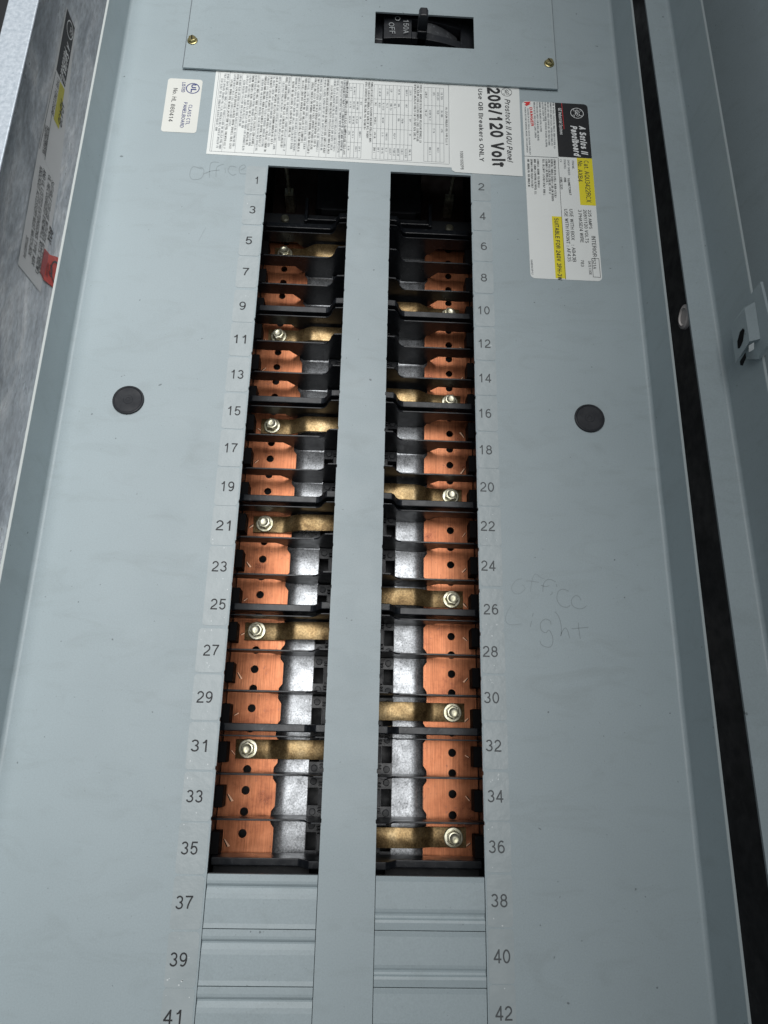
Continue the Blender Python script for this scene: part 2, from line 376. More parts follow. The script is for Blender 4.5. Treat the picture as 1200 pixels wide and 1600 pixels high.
def glyphs(s, shear=0.0, bold=0.0, spacing=1.0):
    key = (s, shear, bold, spacing)
    if key in _fc: return _fc[key]
    wt = 0.125+bold*4.0; vs = []; fs = []; x = 0.0; lay = 0
    for ch in s:
        w, st = G[ch]; w2 = w*0.97+wt*0.6
        for line in st:
            pts = [(x+wt/2+px*0.97*(1-wt*0.35), wt/2+py*(1-wt)) for px, py in line]
            k0 = len(vs); n = len(pts)
            for i, (px, py) in enumerate(pts):
                ax, ay = pts[max(i-1, 0)]; bx, by = pts[min(i+1, n-1)]
                dx, dy = bx-ax, by-ay; L = math.hypot(dx, dy) or 1; nx, ny = -dy/L, dx/L
                ex = 0.0
                if i == 0 or i == n-1:   # square the ends off by half a stroke
                    ex = (-1 if i == 0 else 1)*((wt/2 if (abs(dx) < 1e-6 or abs(dy) < 1e-6) else wt*0.38) if n == 2 else 0)
                qx, qy = px+dx/L*ex, py+dy/L*ex
                vs += [(qx+shear*qy+nx*wt/2, qy+ny*wt/2, lay), (qx+shear*qy-nx*wt/2, qy-ny*wt/2, lay)]
            fs += [(k0+2*i, k0+2*i+1, k0+2*i+3, k0+2*i+2) for i in range(n-1)]
            lay = (lay+1) % 4
        x += w2+0.15*spacing+(0.02)
    x0 = min(p[0] for p in vs); x1 = max(p[0] for p in vs)
    _fc[key] = ([(a-x0, b, c) for a, b, c in vs], fs, x1-x0)
    return _fc[key]
def text(mb, s, a, b, cap, m, up=None, **kw):
    """text whose baseline runs from a to b (3-D, inches); cap = capital height; up = direction of the letters' tops"""
    vs, fs, w = glyphs(s, **kw)
    a = Vector(a); b = Vector(b); d = b-a; L = d.length; d.normalize()
    up = Vector(up) if up is not None else Vector((-d.y, d.x, 0))
    up = up - up.dot(d)*d; up.normalize(); nn = d.cross(up)
    if nn.z < 0 or (abs(nn.z) < 0.1 and nn.x < 0): nn = -nn
    mb.add([a + d*(x/w*L) + up*(y*cap) + nn*(0.0007*lay) for x, y, lay in vs], fs, m)
def tpx(mb, s, p0, p1, cap, m, z, **kw): text(mb, s, at(*p0, z), at(*p1, z), cap, m, **kw)
def fine(mb, a, b, h, m, rnd, dens=1.0, word=(3, 9)):
    """a line of print too small to read: letter-like strokes in words"""
    a = Vector(a); b = Vector(b); d = b-a; L = d.length; d.normalize(); up = Vector((-d.y, d.x, 0))
    t = 0.0; cw = h*0.62; n = rnd.randint(*word)
    while t < L-cw:
        if n == 0: t += cw*0.9; n = rnd.randint(*word); continue
        n -= 1
        w = cw*rnd.uniform(0.16, 0.26)
        k = rnd.random()
        def q(t0, t1, u0, u1): mb.quad([a+d*t0+up*u0, a+d*t1+up*u0, a+d*t1+up*u1, a+d*t0+up*u1], m)
        q(t, t+w, 0, h)
        if k < 0.75: q(t+w*1.02, t+cw*0.62, h*(0 if k < 0.3 else 0.42), h*((0 if k < 0.3 else 0.42)+0.18))
        if k > 0.35: q(t+w*1.02, t+cw*0.62, h*0.82, h)
        if k > 0.5: q(t+cw*0.63, t+cw*0.63+w, 0, h*0.8)
        t += cw
def bar(mb, a, b, w, m, up=None):
    a = Vector(a); b = Vector(b); d = (b-a).normalized()
    n = Vector(up) if up is not None else Vector((-d.y, d.x, 0)); n = n.normalized()*w/2
    mb.quad([a-n, b-n, b+n, a+n], m)
def ring(mb, c, r, w, m, ex=(1, 0, 0), ey=(0, 1, 0), n=28, a0=0, a1=360):
    c = Vector(c); ex = Vector(ex); ey = Vector(ey); vs = []; full = a1-a0 >= 360
    for k in range(n+1):
        a = math.radians(a0+(a1-a0)*k/n); e = ex*math.cos(a)+ey*math.sin(a)
        vs += [c+e*(r-w/2), c+e*(r+w/2)]
    mb.add(vs, [(2*k, 2*k+1, 2*k+3, 2*k+2) for k in range(n)], m)

X0 = 0.375      # centre line of the interior
def mir(side, s_):    # distance from centre line -> x
    return X0 + s_*side
YT, YB = 14.0, -24.0   # the sheet runs past the picture at both ends

# ================================================================== SETTING
wb = MB(); wb.box(-60, 60, -68, 36, -5.6, -5.0, M_wall)
tag(wb.build('wall'), None, None, None, 'structure')

# ================================================================== ENCLOSURE BOX
BL, BR, BZ = -9.96, 10.71, 1.0
box = thing('enclosure_box', (X0, YB, -4.8), 'galvanised steel box around the panelboard, seen beyond the grey flanges', 'enclosure')
mb = MB(); mb.box(BL, BL+0.06, YB, YT, -4.8, BZ, M_galv); wl = mb.build('side_wall', box, label='left side wall of rubbed galvanised steel carrying the long label')
mb = MB(); mb.box(BR-0.06, BR, YB, YT, -4.8, BZ, M_dwall); mb.build('side_wall', box, label='right side wall behind the gap, its shade put into the dark colour')
mb = MB(); mb.box(BL+0.06, BR-0.06, YB, YT, -4.8, -4.74, M_galv); mb.build('back_wall', box)
mb = MB(); mb.box(BL+0.002, -9.13, YB, YT, BZ+0.003, BZ+0.075, M_lip); mb.build('front_lip', box, bev=0.03, label='pale mottled galvanised lip at the top left')
mb = MB(); mb.box(9.88, BR-0.002, YB, YT, BZ+0.003, BZ+0.075, M_lip); mb.build('front_lip', box, bev=0.03)
# added pale disc and stub standing in for light through a knockout hole
mb = MB(); mb.lathe((8.40, -4.50, 0.94), [(0.19, 0.03), (0.22, 0.0), (0.30, 0.02), (0.31, 0.10), (0.16, 0.12), (0.14, BR-0.07-8.40)], M_pale, 28, 'x')
mb.build('knockout_light_disc', box, smooth=True, label='added pale round disc for the knockout light in the dark gap')

# long label on the left side wall
XW = BL+0.075
lab = thing('enclosure_label', (XW, -2, -2), 'long white label with black and yellow blocks stuck on the galvanised side wall', 'label')
def wq(mb, px, m, dx=0.0): mb.quad([atx(u, v, XW+dx) for u, v in px], m)
mb = MB(); wq(mb, [(104, 11), (118, 45), (92, 290), (91.5, 292), (63, 457), (28, 413), (60, 232), (62, 224)], M_grl); mb.build('label_sheet', lab)
mb = MB(); wq(mb, [(105, 13), (117, 44), (101.5, 137), (88, 109)], M_blk, 0.005); mb.build('black_block', lab)
mb = MB(); wq(mb, [(94, 127), (101, 140), (92, 202), (84, 186)], M_yel2, 0.005); mb.build('yellow_block', lab)
mb = MB()
def wt(s, p0, p1, cap, m, upz=1, **kw): text(mb, s, atx(*p0, XW+0.012), atx(*p1, XW+0.012), cap, m, up=(0, 0, -1), **kw)
wt('A Series II', (105, 64), (97, 124), 0.26, M_wprint, shear=0.3, bold=0.02)
wt('Panelboard', (101, 72), (93, 120), 0.24, M_wprint, shear=0.3, bold=0.02)
ring(mb, atx(109.5, 47, XW+0.012), 0.30, 0.045, M_wprint, (0, 1, 0), (0, 0, 0.8))
wt('GE', (110.5, 41), (108.5, 52), 0.22, M_wprint, shear=0.3)
wt('AB43B', (95.5, 153), (90.5, 190), 0.30, M_blk, shear=0.2)
wt('TYPE 1 ENCLOSURE', (90, 119), (80, 176), 0.17, M_ink)
wt('ENCLOSED PANELBOARD', (74, 196), (68, 240), 0.15, M_ink, bold=0.01)
wt('UNDERWRITERS LAB.', (71, 194), (66, 238), 0.11, M_ink)
wt('BOX', (78, 352), (73.5, 374), 0.30, M_blk, bold=0.02, shear=0.2)
wt('SUITABLE FOR USE WITH BOX ACCESSORIES', (81, 280), (59, 424), 0.20, M_ink)
wt('UL RECOGNIZED ENDWALL KITS: ABEW3', (76, 272), (55, 424), 0.20, M_ink)
wt('AND UL LISTED EXTENSIONS TYPE ABX', (68, 262), (49, 412), 0.20, M_ink)
wt('KNOCKOUT ACCESSORY MUST MATCH BOX', (62.5, 258), (44, 396), 0.20, M_ink)
wt('301A6031P4', (41, 367), (36, 400), 0.16, M_ink)
for s0, s1 in (((87, 112), (62, 232)), ((83, 165), (70, 250)), ((70, 250), (83, 278))):
    bar(mb, atx(*s0, XW+0.012), atx(*s1, XW+0.012), 0.03, M_ink2, (0, 0, 1))
mb.build('print', lab)
st = thing('listing_sticker', (XW, -1.5, -3), 'red listing sticker half hidden behind the flange edge, over the long label', 'sticker')
mb = MB(); wq(mb, [(70, 388), (78, 398), (99, 405), (104, 430), (98, 456), (83, 449), (68, 437), (63, 425)], M_redst, 0.02); mb.build('sticker_sheet', st)
mb = MB(); wq(mb, [(70, 389), (76, 396), (75, 405), (68, 436), (63.5, 425)], M_redtab, 0.026); mb.build('darker_overlap', st)
mb = MB()
ring(mb, atx(87.5, 427, XW+0.032), 0.36, 0.06, M_blk, (0, 1, 0), (0, 0, 1))
text(mb, 'UL', atx(88.5, 421, XW+0.032), atx(87, 431, XW+0.032), 0.34, M_blk, up=(0, 0, -1), bold=0.02)
text(mb, 'LISTED', atx(79, 413, XW+0.032), atx(76, 428, XW+0.032), 0.22, M_blk, up=(0, 0, -1), bold=0.02)
text(mb, 'PANELBOARD', atx(74, 409, XW+0.032), atx(71, 430, XW+0.032), 0.16, M_ink, up=(0, 0, -1))
mb.build('print', st)

# ================================================================== DEAD FRONT
front = thing('dead_front', (X0, YB, 0), 'large grey enamelled steel front with two long openings and bent up side flanges', 'panel front')
FL, FR, FZ = -7.06, 7.81, 1.30
T = 0.06
OS0, OS1 = 0.585, 2.865           # openings: distance of inner and outer edge from the centre line
OT, OB = 0.47, -17.53
def opening(side):
    """outline of one long opening with the little break-out nibs of the twist-out blanks at each pole"""
    a, b = mir(side, OS0), mir(side, OS1); lo, hi = min(a, b), max(a, b); rr = random.Random(3+side)
    pts = [(lo, OT)]
    k = 0
    ys = [OT-0.97-i for i in range(17)]
    for y in ys:
        n1 = rr.uniform(0.006, 0.02); pts += [(lo, y+0.05), (lo-n1, y+0.03), (lo-n1, y-0.03), (lo, y-0.05)]
    pts += [(lo, YB+1.5), (hi, YB+1.5)]
    for y in ys[::-1]:
        n1 = rr.uniform(0.006, 0.02); pts += [(hi, y-0.05), (hi+n1, y-0.03), (hi+n1, y+0.03), (hi, y+0.05)]
    pts += [(hi, OT)]
    return pts
mb = MB()
brk_hole = [(0.39, 5.15), (3.47, 5.15), (3.47, 6.65), (0.39, 6.65)]
cut_plate(mb, [(FL+0.1, YB), (FR-0.1, YB), (FR-0.1, YT), (FL+0.1, YT)], [opening(-1), opening(1), brk_hole], -T, 0, M_paint)
mb.build('face_sheet', front, bev=0.007, seg=1)
def flange(side):
    x = FL if side < 0 else FR
    mb = MB(); r = 0.10; prof = []
    # inner surface, from face to edge, then back down the outer surface
    i_ = -side
    n = 6
    inner = [(x+i_*0.1+i_*0.0, 0.0)]+[(x+i_*(r-r*math.sin(math.pi/2*k/n)), r-r*math.cos(math.pi/2*k/n)) for k in range(1, n+1)]+[(x, FZ)]
    outer = [(x-i_*T, FZ)]+[(x-i_*T+i_*(0.16-0.16*math.cos(math.pi/2*k/n)), -T+0.16-0.16*math.sin(math.pi/2*k/n)) for k in range(0, n+1)]+[(x+i_*0.1, -T)]
    poly = inner+outer
    rr = random.Random(5+side)
    # wavy dents along the fold: many stations down the length
    st_ = [YT-(YT-YB)*k/60 for k in range(61)]
    vs = []; fs = []; N = len(poly)
    for y in st_:
        w = rr.uniform(-0.008, 0.008) if -18 < y < -7 and side > 0 else rr.uniform(-0.003, 0.003)
        for (px, pz) in poly: vs.append((px+w*(1 if 0 < pz < 1.2 else 0), y, pz))
    for j in range(60):
        for i in range(N): fs.append((j*N+i, j*N+(i+1) % N, (j+1)*N+(i+1) % N, (j+1)*N+i))
    fs += [tuple(range(N)), tuple(range(60*N, 61*N))[::-1]]
    mb.add(vs, fs, M_paint)
    o = mb.build('side_flange', front, smooth=True, label=('left' if side < 0 else 'right')+' flange bent towards the viewer')
    m2 = MB(); m2.box(x-i_*T+0.002*i_, x-0.002*i_, YB, YT, FZ+0.001, FZ+0.012, M_edge if side < 0 else M_redge)
    sub(o, m2.build('edge_strip', front))
flange(-1); flange(1)

# filler plates 37..42 closing the foot of each opening
for side in (-1, 1):
    a, b = sorted((mir(side, OS0), mir(side, OS1)))
    for k in range(5):
        yt = OB-k*1.0+(0.0); g = 0.006
        mb = MB()
        x0, x1 = a+0.012, b-0.012
        if side < 0: prof = [(0, 0.02), (-0.12, 0.024), (-0.17, 0.018), (-0.20, -0.005), (-0.225, -0.04), (-0.26, -0.045), (-0.30, -0.03), (-0.36, -0.008), (-0.45, 0.0), (-0.9, 0.0), (-1+g*2, 0.012)]
        else: prof = [(0, 0.012), (-0.1, 0.0), (-0.60, 0), (-0.66, -0.012), (-0.70, -0.04), (-0.74, -0.048), (-0.775, -0.03), (-0.80, 0.012), (-0.85, 0.02), (-1+g*2, 0.0)]
        prof = [(yt-g+p, q-0.012) for p, q in prof]
        pts = prof+[(p, q-T) for p, q in prof[::-1]]
        mb.prism(pts, x0, x1, M_paint, lambda p, q, t: (t, p, q))
        mb.build('filler_plate', front, bev=0.006)
        for q in (0.22, 0.78):   # the breakaway nibs that hold each plate
            pass
    mb = MB(); mb.box(a+0.002, b-0.002, YB+1.52, OB-0.01, -0.16, -0.14, M_ink); mb.build('gap_backing', front)

# number film + digits
numL = {1:(401,282),3:(394.5,328),5:(389,376),7:(384,425),9:(379,478),11:(375,530),13:(371,585),15:(366,642),17:(361,700),19:(356,760),21:(349,821),23:(343,885),25:(341,944),27:(330,1016),29:(320,1089),31:(311,1165),33:(304,1244),35:(296,1325),37:(288,1410),39:(279,1499),41:(269,1589)}
numR = {2:(752,292),4:(754,338),6:(756,385),8:(756,434),10:(756,485),12:(757,537),14:(758,591),16:(758,646),18:(759,703),20:(761,761),22:(762,822),24:(763,884),26:(767,952),28:(766,1018),30:(768,1090),32:(771,1165),34:(774,1244),36:(776,1323),38:(780,1407),40:(784,1494),42:(787,1583)}
rr = random.Random(11)
for D, side in ((numL, -1), (numR, 1)):
    for n_, (u, v) in D.items():
        c = at(u, v); y = c.y
        yy = -(n_-1)/2 if side < 0 else -(n_-2)/2
        if side < 0: x0, x1 = -3.08-(0.06 if n_ > 25 else 0), -2.525
        else: x0, x1 = 3.275, 3.80
        mb = MB(); cut_plate(mb, rrect(x0, x1, y-0.485, y+0.485, 0.075), [], 0.0015, 0.0055+rr.uniform(0, 0.002), M_film)
        fo = mb.build('number_label', front)
        s_ = str(n_); mb = MB(); gw = 0.17*len(s_) if s_ != '1' else 0.07
        if s_[0] == '1' and len(s_) == 2: gw = 0.31
        text(mb, s_, (c.x-gw/2, y-0.125, 0.0095), (c.x+gw/2, y-0.125, 0.0095), 0.25, M_digitL if side < 0 else M_digitR)
        sub(fo, mb.build('digits', front))
        if rr.random() < 0.6 and n_ > 20:   # chipped corners and glue flecks of the film
            mb = MB()
            for q in range(rr.randint(2, 5)):
                cx, cy = rr.uniform(x0+0.04, x1-0.04), y+rr.choice((-1, 1))*rr.uniform(0.28, 0.46); r = rr.uniform(0.006, 0.02)
                mb.quad([(cx+r*rr.uniform(0.5, 1.3)*math.cos(a), cy+r*rr.uniform(0.5, 1.3)*math.sin(a), 0.0102) for a in [k*math.pi/4 for k in range(8)]], M_scratch)
            sub(fo, mb.build('glue_fleck', front))

# handwriting
def strokes(mb, lines, w, m):
    for ln in lines:
        # smooth polyline (Catmull-Rom) laid on the face as a thin ribbon
        p = [at(u, v, 0.004) for u, v in ln]; pts = []
        for i in range(len(p)-1):
            a = p[max(i-1, 0)]; b = p[i]; c = p[i+1]; d = p[min(i+2, len(p)-1)]
            for k in range(5):
                t = k/5; pts.append(0.5*((2*b)+(c-a)*t+(2*a-5*b+4*c-d)*t*t+(3*b-a-3*c+d)*t**3))
        pts.append(p[-1]); vs = []
        for i, q in enumerate(pts):
            d = (pts[min(i+1, len(pts)-1)]-pts[max(i-1, 0)]).normalized(); n = Vector((-d.y, d.x, 0))*w/2
            vs += [q-n, q+n]
        mb.add(vs, [(2*i, 2*i+1, 2*i+3, 2*i+2) for i in range(len(pts)-1)], m)
def zz(x0, y0, sc, pts): return [(x0+x/sc, y0+y/sc) for x, y in pts]
mb = MB(); Z6 = lambda *p: zz(780, 860, 6.667, p)
strokes(mb, [Z6((240, 295), (180, 310), (130, 380), (150, 440), (210, 450), (270, 400), (240, 355)), Z6((275, 318), (330, 320), (415, 332)), Z6((325, 430), (345, 300), (380, 245), (430, 280), (475, 298)),
    Z6((595, 655-20), (590, 640))], 0.011, M_pencil2)
strokes(mb, [Z6((455, 435), (465, 340), (520, 300), (590, 328)), Z6((435, 362), (480, 375), (522, 368)), Z6((530, 465), (550, 450), (552, 430)), Z6((595, 352), (601, 378)),
    Z6((725, 425), (660, 403), (610, 440), (605, 520), (650, 580), (710, 590), (740, 570)), Z6((852, 515), (830, 480), (790, 472), (752, 520), (770, 580), (830, 608), (880, 600), (910, 575))], 0.014, M_pencil)
strokes(mb, [Z6((125, 572), (85, 640), (65, 710), (85, 760), (140, 775), (235, 765))], 0.010, M_pencil2)
strokes(mb, [Z6((355, 650), (345, 690)), Z6((337, 735), (325, 795)), Z6((540, 772), (530, 735), (480, 715), (430, 760), (440, 830), (485, 858), (518, 830), (550, 880), (560, 940), (540, 1000), (490, 1006), (440, 980), (425, 940)),
    Z6((582, 640), (620, 690), (645, 780), (648, 880), (640, 880), (665, 830), (690, 808), (715, 840), (735, 915)), Z6((825, 752), (832, 840), (846, 922)), Z6((755, 817), (840, 808), (932, 800))], 0.014, M_pencil)
mb.build('handwriting', front, label='pencilled words at the right of the openings')
mb = MB(); Z5 = lambda *p: zz(240, 0, 3.333, p)
Z2 = lambda x, y: (240+x/3.333, y/3.333)
strokes(mb, [Z5((250, 880), (205, 868), (188, 910), (205, 935), (250, 925), (262, 885), (240, 868)), Z5((262, 905), (300, 890), (345, 885)), Z5((290, 925), (298, 850), (340, 845)), Z5((325, 920), (330, 870), (365, 855)),
    Z5((372, 875), (374, 900)), Z5((430, 870), (400, 865), (388, 890), (410, 912), (430, 905)), Z5((455, 885), (478, 870), (470, 858), (448, 872), (450, 902), (485, 905))], 0.014, M_pencil)
strokes(mb, [[(322, 355), (318, 362), (310, 377)]], 0.01, M_pencil2)
mb.build('handwriting', front, label='faint pencilled word above number 1')
mb = MB(); strokes(mb, [[(298, 97), (310, 93)], [(312, 94), (325, 89)], [(806, 60), (809, 63)]], 0.01, M_scratch)

# pair of hole plugs
for k, (px, lbl) in enumerate((((200.8, 625.6), 'round black plug left of the openings, level with number 15'), ((920.8, 654), 'round black plug right of the openings, level with number 16'))):
    c = at(*px); mb = MB()
    mb.lathe((c.x, c.y, 0.002), [(0.385, 0), (0.388, 0.025), (0.378, 0.045), (0.352, 0.055), (0.335, 0.046), (0.325, 0.036), (0.12, 0.040), (0.11, 0.048), (0.06, 0.048), (0.05, 0.040), (0.02, 0.040)], M_plug, 40)
    tag(mb.build('hole_plug', smooth=True), lbl, 'hole plug', 'black plugs in the grey front')

# ================================================================== COVER PLATE WITH SCREWS
ZC0, ZC1 = 0.035, 0.085
cov = thing('cover_plate', (X0, 3.7, 0.1), 'grey cover plate screwed over the main breaker at the top', 'cover plate')
cl = at(285, 105, ZC1); cr = at(872, 139, ZC1); ct = at(300, 0, ZC1)
hx = [at(587, 17, ZC1), at(740, 28, ZC1), at(741, 78, ZC1), at(585, 66, ZC1)]
hx0 = (hx[0].x+hx[3].x)/2; hx1 = (hx[1].x+hx[2].x)/2; hy1 = (hx[0].y+hx[1].y)/2; hy0 = (hx[2].y+hx[3].y)/2
mb = MB()
cut_plate(mb, [(cl.x, cl.y), (cr.x, cr.y), (cr.x, YT), (cl.x, YT)], [[(hx0, hy0), (hx1, hy0), (hx1, hy1), (hx0, hy1)]], ZC0, ZC1, M_cover)
mb.build('plate', cov, bev=0.02, seg=2)
M_edgeshade = simple('painted_edge_shade', (0.13, 0.15, 0.165), 0.5)  # shadow line at the plate's sides, put into colour as dark strips
mb = MB(); mb.box(cl.x-0.004, cl.x+0.018, cl.y+0.01, YT-0.01, ZC1-0.02, ZC1+0.003, M_edgeshade); mb.build('edge_strip', cov)
mb = MB(); mb.box(cr.x-0.012, cr.x+0.004, cr.y+0.01, YT-0.01, ZC1-0.02, ZC1+0.003, M_edgeshade); mb.box(cr.x-0.065, cr.x-0.045, cr.y+0.01, YT-0.01, ZC1-0.02, ZC1+0.002, M_redge); mb.build('edge_strip', cov)
for px, rot in (((300, 60), 0.5), ((859, 96), 0.9)):
    c = at(*px, 0.16)
    mb = MB(); mb.lathe((c.x, c.y, ZC1+0.002), [(0.155, 0), (0.155, 0.018), (0.13, 0.03)], M_cscrew, 28)
    hx_ = [(0.115*math.cos(math.pi/3*k+rot), 0.115*math.sin(math.pi/3*k+rot)) for k in range(6)]
    mb.prism([(c.x+x, c.y+y) for x, y in hx_], ZC1+0.03, ZC1+0.105, M_cscrew, lambda p, q, t: (p, q, t))
    so = mb.build('screw', cov, bev=0.008, smooth=False)
    d = Vector((math.cos(rot+1.2), math.sin(rot+1.2), 0)); n = Vector((-d.y, d.x, 0)); o = Vector((c.x, c.y, ZC1+0.1065))
    m2 = MB(); m2.quad([o-d*0.095-n*0.016, o+d*0.095-n*0.016, o+d*0.095+n*0.016, o-d*0.095+n*0.016], M_void); sub(so, m2.build('slot', cov))

# ================================================================== MAIN BREAKER
brk = thing('main_breaker', (1.9, 5.0, -1.5), 'black 150 amp main breaker switched off in the cover plate cut-out', 'circuit breaker')
mb = MB(); mb.box(0.2, 3.7, 4.9, 9.0, -3.0, -0.75, M_black2); mb.build('body', brk, bev=0.03)
# arched escutcheon
def arc_z(x): return -0.12 - 0.34*((x-1.45)/1.9)**2
def arch(mb, x0, x1, y0, y1, m, dz=0.0, th=0.25, n=16):
    top = [(x0+(x1-x0)*k/n, arc_z(x0+(x1-x0)*k/n)+dz) for k in range(n+1)]
    mb.prism(top+[(x1, arc_z(x1)+dz-th), (x0, arc_z(x0)+dz-th)], y0, y1, m, lambda p, q, t: (p, t, q))
ey0, ey1 = 5.70, 6.74
mb = MB()
arch(mb, 0.66, 1.52, ey0, ey1, M_breaker)
arch(mb, 1.522, 3.08, ey0, ey0+0.27, M_breaker)
arch(mb, 1.522, 3.08, ey1-0.27, ey1, M_breaker)
arch(mb, 3.082, 3.50, ey0, ey1, M_breaker)
mb.build('escutcheon', brk, bev=0.012)
mb = MB(); mb.box(0.22, 0.64, 5.0, 7.2, -0.74, -0.42, M_breaker); mb.build('side_ledge', brk, bev=0.02)
mb = MB(); top = [(2.0+(3.0-2.0)*k/8, -0.16-0.45*(k/8)**1.6) for k in range(9)]
mb.prism(top+[(3.0, -0.74), (2.0, -0.74)], ey0+0.29, ey1-0.32, M_breaker_l, lambda p, q, t: (p, t, q)); mb.build('handle_guard', brk)
hb = at(661, 52, 0.1)
hx_c = 1.83; hy = 5.86
mb = MB()
mb.box(hx_c-0.15, hx_c+0.15, hy-0.16, hy+0.20, -0.7, 0.10, M_breaker)
mb.prism([(hx_c-0.15, 0.101), (hx_c+0.15, 0.101), (hx_c+0.14, 0.52), (hx_c+0.10, 0.60), (hx_c-0.10, 0.60), (hx_c-0.14, 0.52)], hy-0.12, hy+0.20, M_breaker, lambda p, q, t: (p, t, q))
mb.build('handle', brk, bev=0.03)
mb = MB()
def et(s, p0, p1, cap):
    a = at(*p0, -0.2); b = at(*p1, -0.2)
    z = arc_z(a.x)+0.006
    a = at(*p0, z); b = at(*p1, z); z2 = arc_z(a.x); text(mb, s, (a.x, a.y, z2+0.045), (b.x, b.y, arc_z(b.x)+0.045), cap, M_gprint, up=(1, 0, 0))
et('150A', (630, 33), (630, 54), 0.17); et('OFF', (607, 37), (609, 55), 0.17); et('O', (617, 27), (617, 34), 0.17)
mb.build('print', brk)
mb = MB(); mb.box(0.24, 0.62, 5.93, 5.95, -0.418, -0.41, M_gprint); mb.build('white_mark', brk)

# ================================================================== LABELS ON THE FRONT
# instruction sheet
ins = thing('instruction_sheet', (-0.7, 0.7, 0.01), 'wide white sheet crowded with tiny print, tucked under the cover plate', 'instruction sheet')
sl, sr, sb, stp = -4.25, 2.72, 0.76, 3.95
mb = MB(); cut_plate(mb, [(sl, sb), (sr, sb-0.05), (sr, stp), (sl, stp)], [], 0.002, 0.008, M_white); mb.build('paper', ins)
mb = MB(); r_ = random.Random(21); z = 0.0105
xs_left = -4.12; x = xs_left; block = 0
def ys(u0, v): return at(u0, v, z).y
# text lines run downwards (letter tops to the right)
xt = -4.08
groups = [3, 4, 6, 7, 3, 3, 3, 4, 2, 3, 3, 4]
top_y = 3.72
for gcount in groups:
    bar(mb, (xt-0.03, top_y+0.2, z), (xt-0.03, sb+0.10, z), 0.008, M_ink2)
    for q in range(gcount):
        L0 = sb+0.16+(r_.uniform(0, 0.9) if r_.random() < 0.35 else r_.uniform(0, 0.18))
        hh = 0.064
        mm = M_ink if r_.random() < 0.45 else M_ink2
        fine(mb, (xt, top_y-(r_.uniform(0.0, 0.4) if q == 0 else 0), z), (xt, L0, z), hh, mm, r_)
        xt += 0.083
    xt += 0.035
    if xt > -0.55: break
# tables: ruled columns with entries
def table(x0, x1, cols, y0, y1, rows, fill=0.8, hd=0.07):
    for k in range(cols+1):
        x_ = x0+(x1-x0)*k/cols; bar(mb, (x_, y1, z), (x_, y0, z), 0.010, M_ink2)
    for k in range(rows+1):
        y_ = y1+(y0-y1)*k/rows; bar(mb, (x0, y_, z), (x1, y_, z), 0.008, M_ink2)
    w = (x1-x0)/cols
    for k in range(cols):
        for q in range(rows):
            if r_.random() < fill:
                ya = y1+(y0-y1)*(q+0.25)/rows; yb = y1+(y0-y1)*(q+r_.uniform(0.45, 0.85))/rows
                fine(mb, (x0+w*(k+0.28), ya, z), (x0+w*(k+0.28), yb, z), w*0.5, M_ink2 if k else M_ink, r_, word=(2, 5))
table(-0.52, 0.10, 6, sb+0.12, 3.62, 5)
for k in range(3): fine(mb, (0.15+k*0.085, 3.7, z), (0.15+k*0.085, sb+r_.uniform(0.3, 1.2), z), 0.064, M_ink, r_)
table(0.42, 1.55, 10, sb+0.12, 3.62, 5, 0.7)
for k in range(3): fine(mb, (1.60+k*0.085, 3.7, z), (1.60+k*0.085, sb+r_.uniform(0.2, 0.9), z), 0.064, M_ink, r_)
table(1.90, 2.48, 5, sb+0.12, 3.62, 4, 0.8)
fine(mb, (2.53, 2.9, z), (2.53, 1.5, z), 0.06, M_ink, r_)
bar(mb, (2.63, 3.75, z), (2.63, sb+0.08, z), 0.012, M_ink2); bar(mb, (-4.16, 3.9, z), (-4.16, sb+0.1, z), 0.010, M_ink2)
bar(mb, (-4.16, sb+0.10, z), (2.63, sb+0.06, z), 0.010, M_ink2)
mb.build('print', ins)
# voltage label
vol = thing('voltage_label', (3.7, 0.5, 0.01), 'white label reading 208/120 Volt at the right end of the instruction sheet', 'label')
mb = MB(); cut_plate(mb, [(2.70, 0.62), (2.80, 0.55), (4.73, 0.52), (4.75, 3.95), (2.70, 3.95)], [], 0.009, 0.015, M_white); mb.build('paper', vol)
mb = MB(); z = 0.0175; Z3 = lambda x, y: (560+x/3.529, y/3.529)
tpx(mb, '208/120 Volt', Z3(708, 482), Z3(738, 918), 0.40, M_blk, z, bold=0.022)
tpx(mb, 'Use QB Breakers ONLY', Z3(660, 488), Z3(668, 890), 0.135, M_ink, z, bold=0.008)
tpx(mb, 'Prostock II AQU Panel', Z3(806, 545), Z3(822, 895), 0.165, M_ink, z, shear=0.25, bold=0.008)
tpx(mb, '10081602P8', Z3(560, 832), Z3(564, 934), 0.09, M_ink, z)
mb.build('print', vol)
def emblem(mb, c, r, m, up, ri, z):
    """round script-letter monogram: ring, four curls and two script letters"""
    c = Vector((c.x, c.y, z)); ri = Vector(ri); up = Vector(up)
    ring(mb, c, r, r*0.09, m, ri, up)
    for k in range(4):
        a = math.radians(45+90*k); q = c+(ri*math.cos(a)+up*math.sin(a))*r*0.80
        ring(mb, q, r*0.15, r*0.07, m, ri, up, 10, 0, 260)
    a = c-ri*r*0.50-up*r*0.32; b = c+ri*r*0.50-up*r*0.32
    text(mb, 'GE', a, b, r*0.72, m, up=up, shear=0.35)
    ring(mb, c-ri*r*0.42, r*0.22, r*0.07, m, ri, up, 12, 60, 300); ring(mb, c+ri*r*0.42+up*r*0.1, r*0.2, r*0.06, m, ri, up, 12, -120, 120)
mb = MB(); emblem(mb, at(*Z3(817, 508), z), 0.155, M_ink, (1, 0, 0), (0, -1, 0), z); mb.build('emblem', vol)

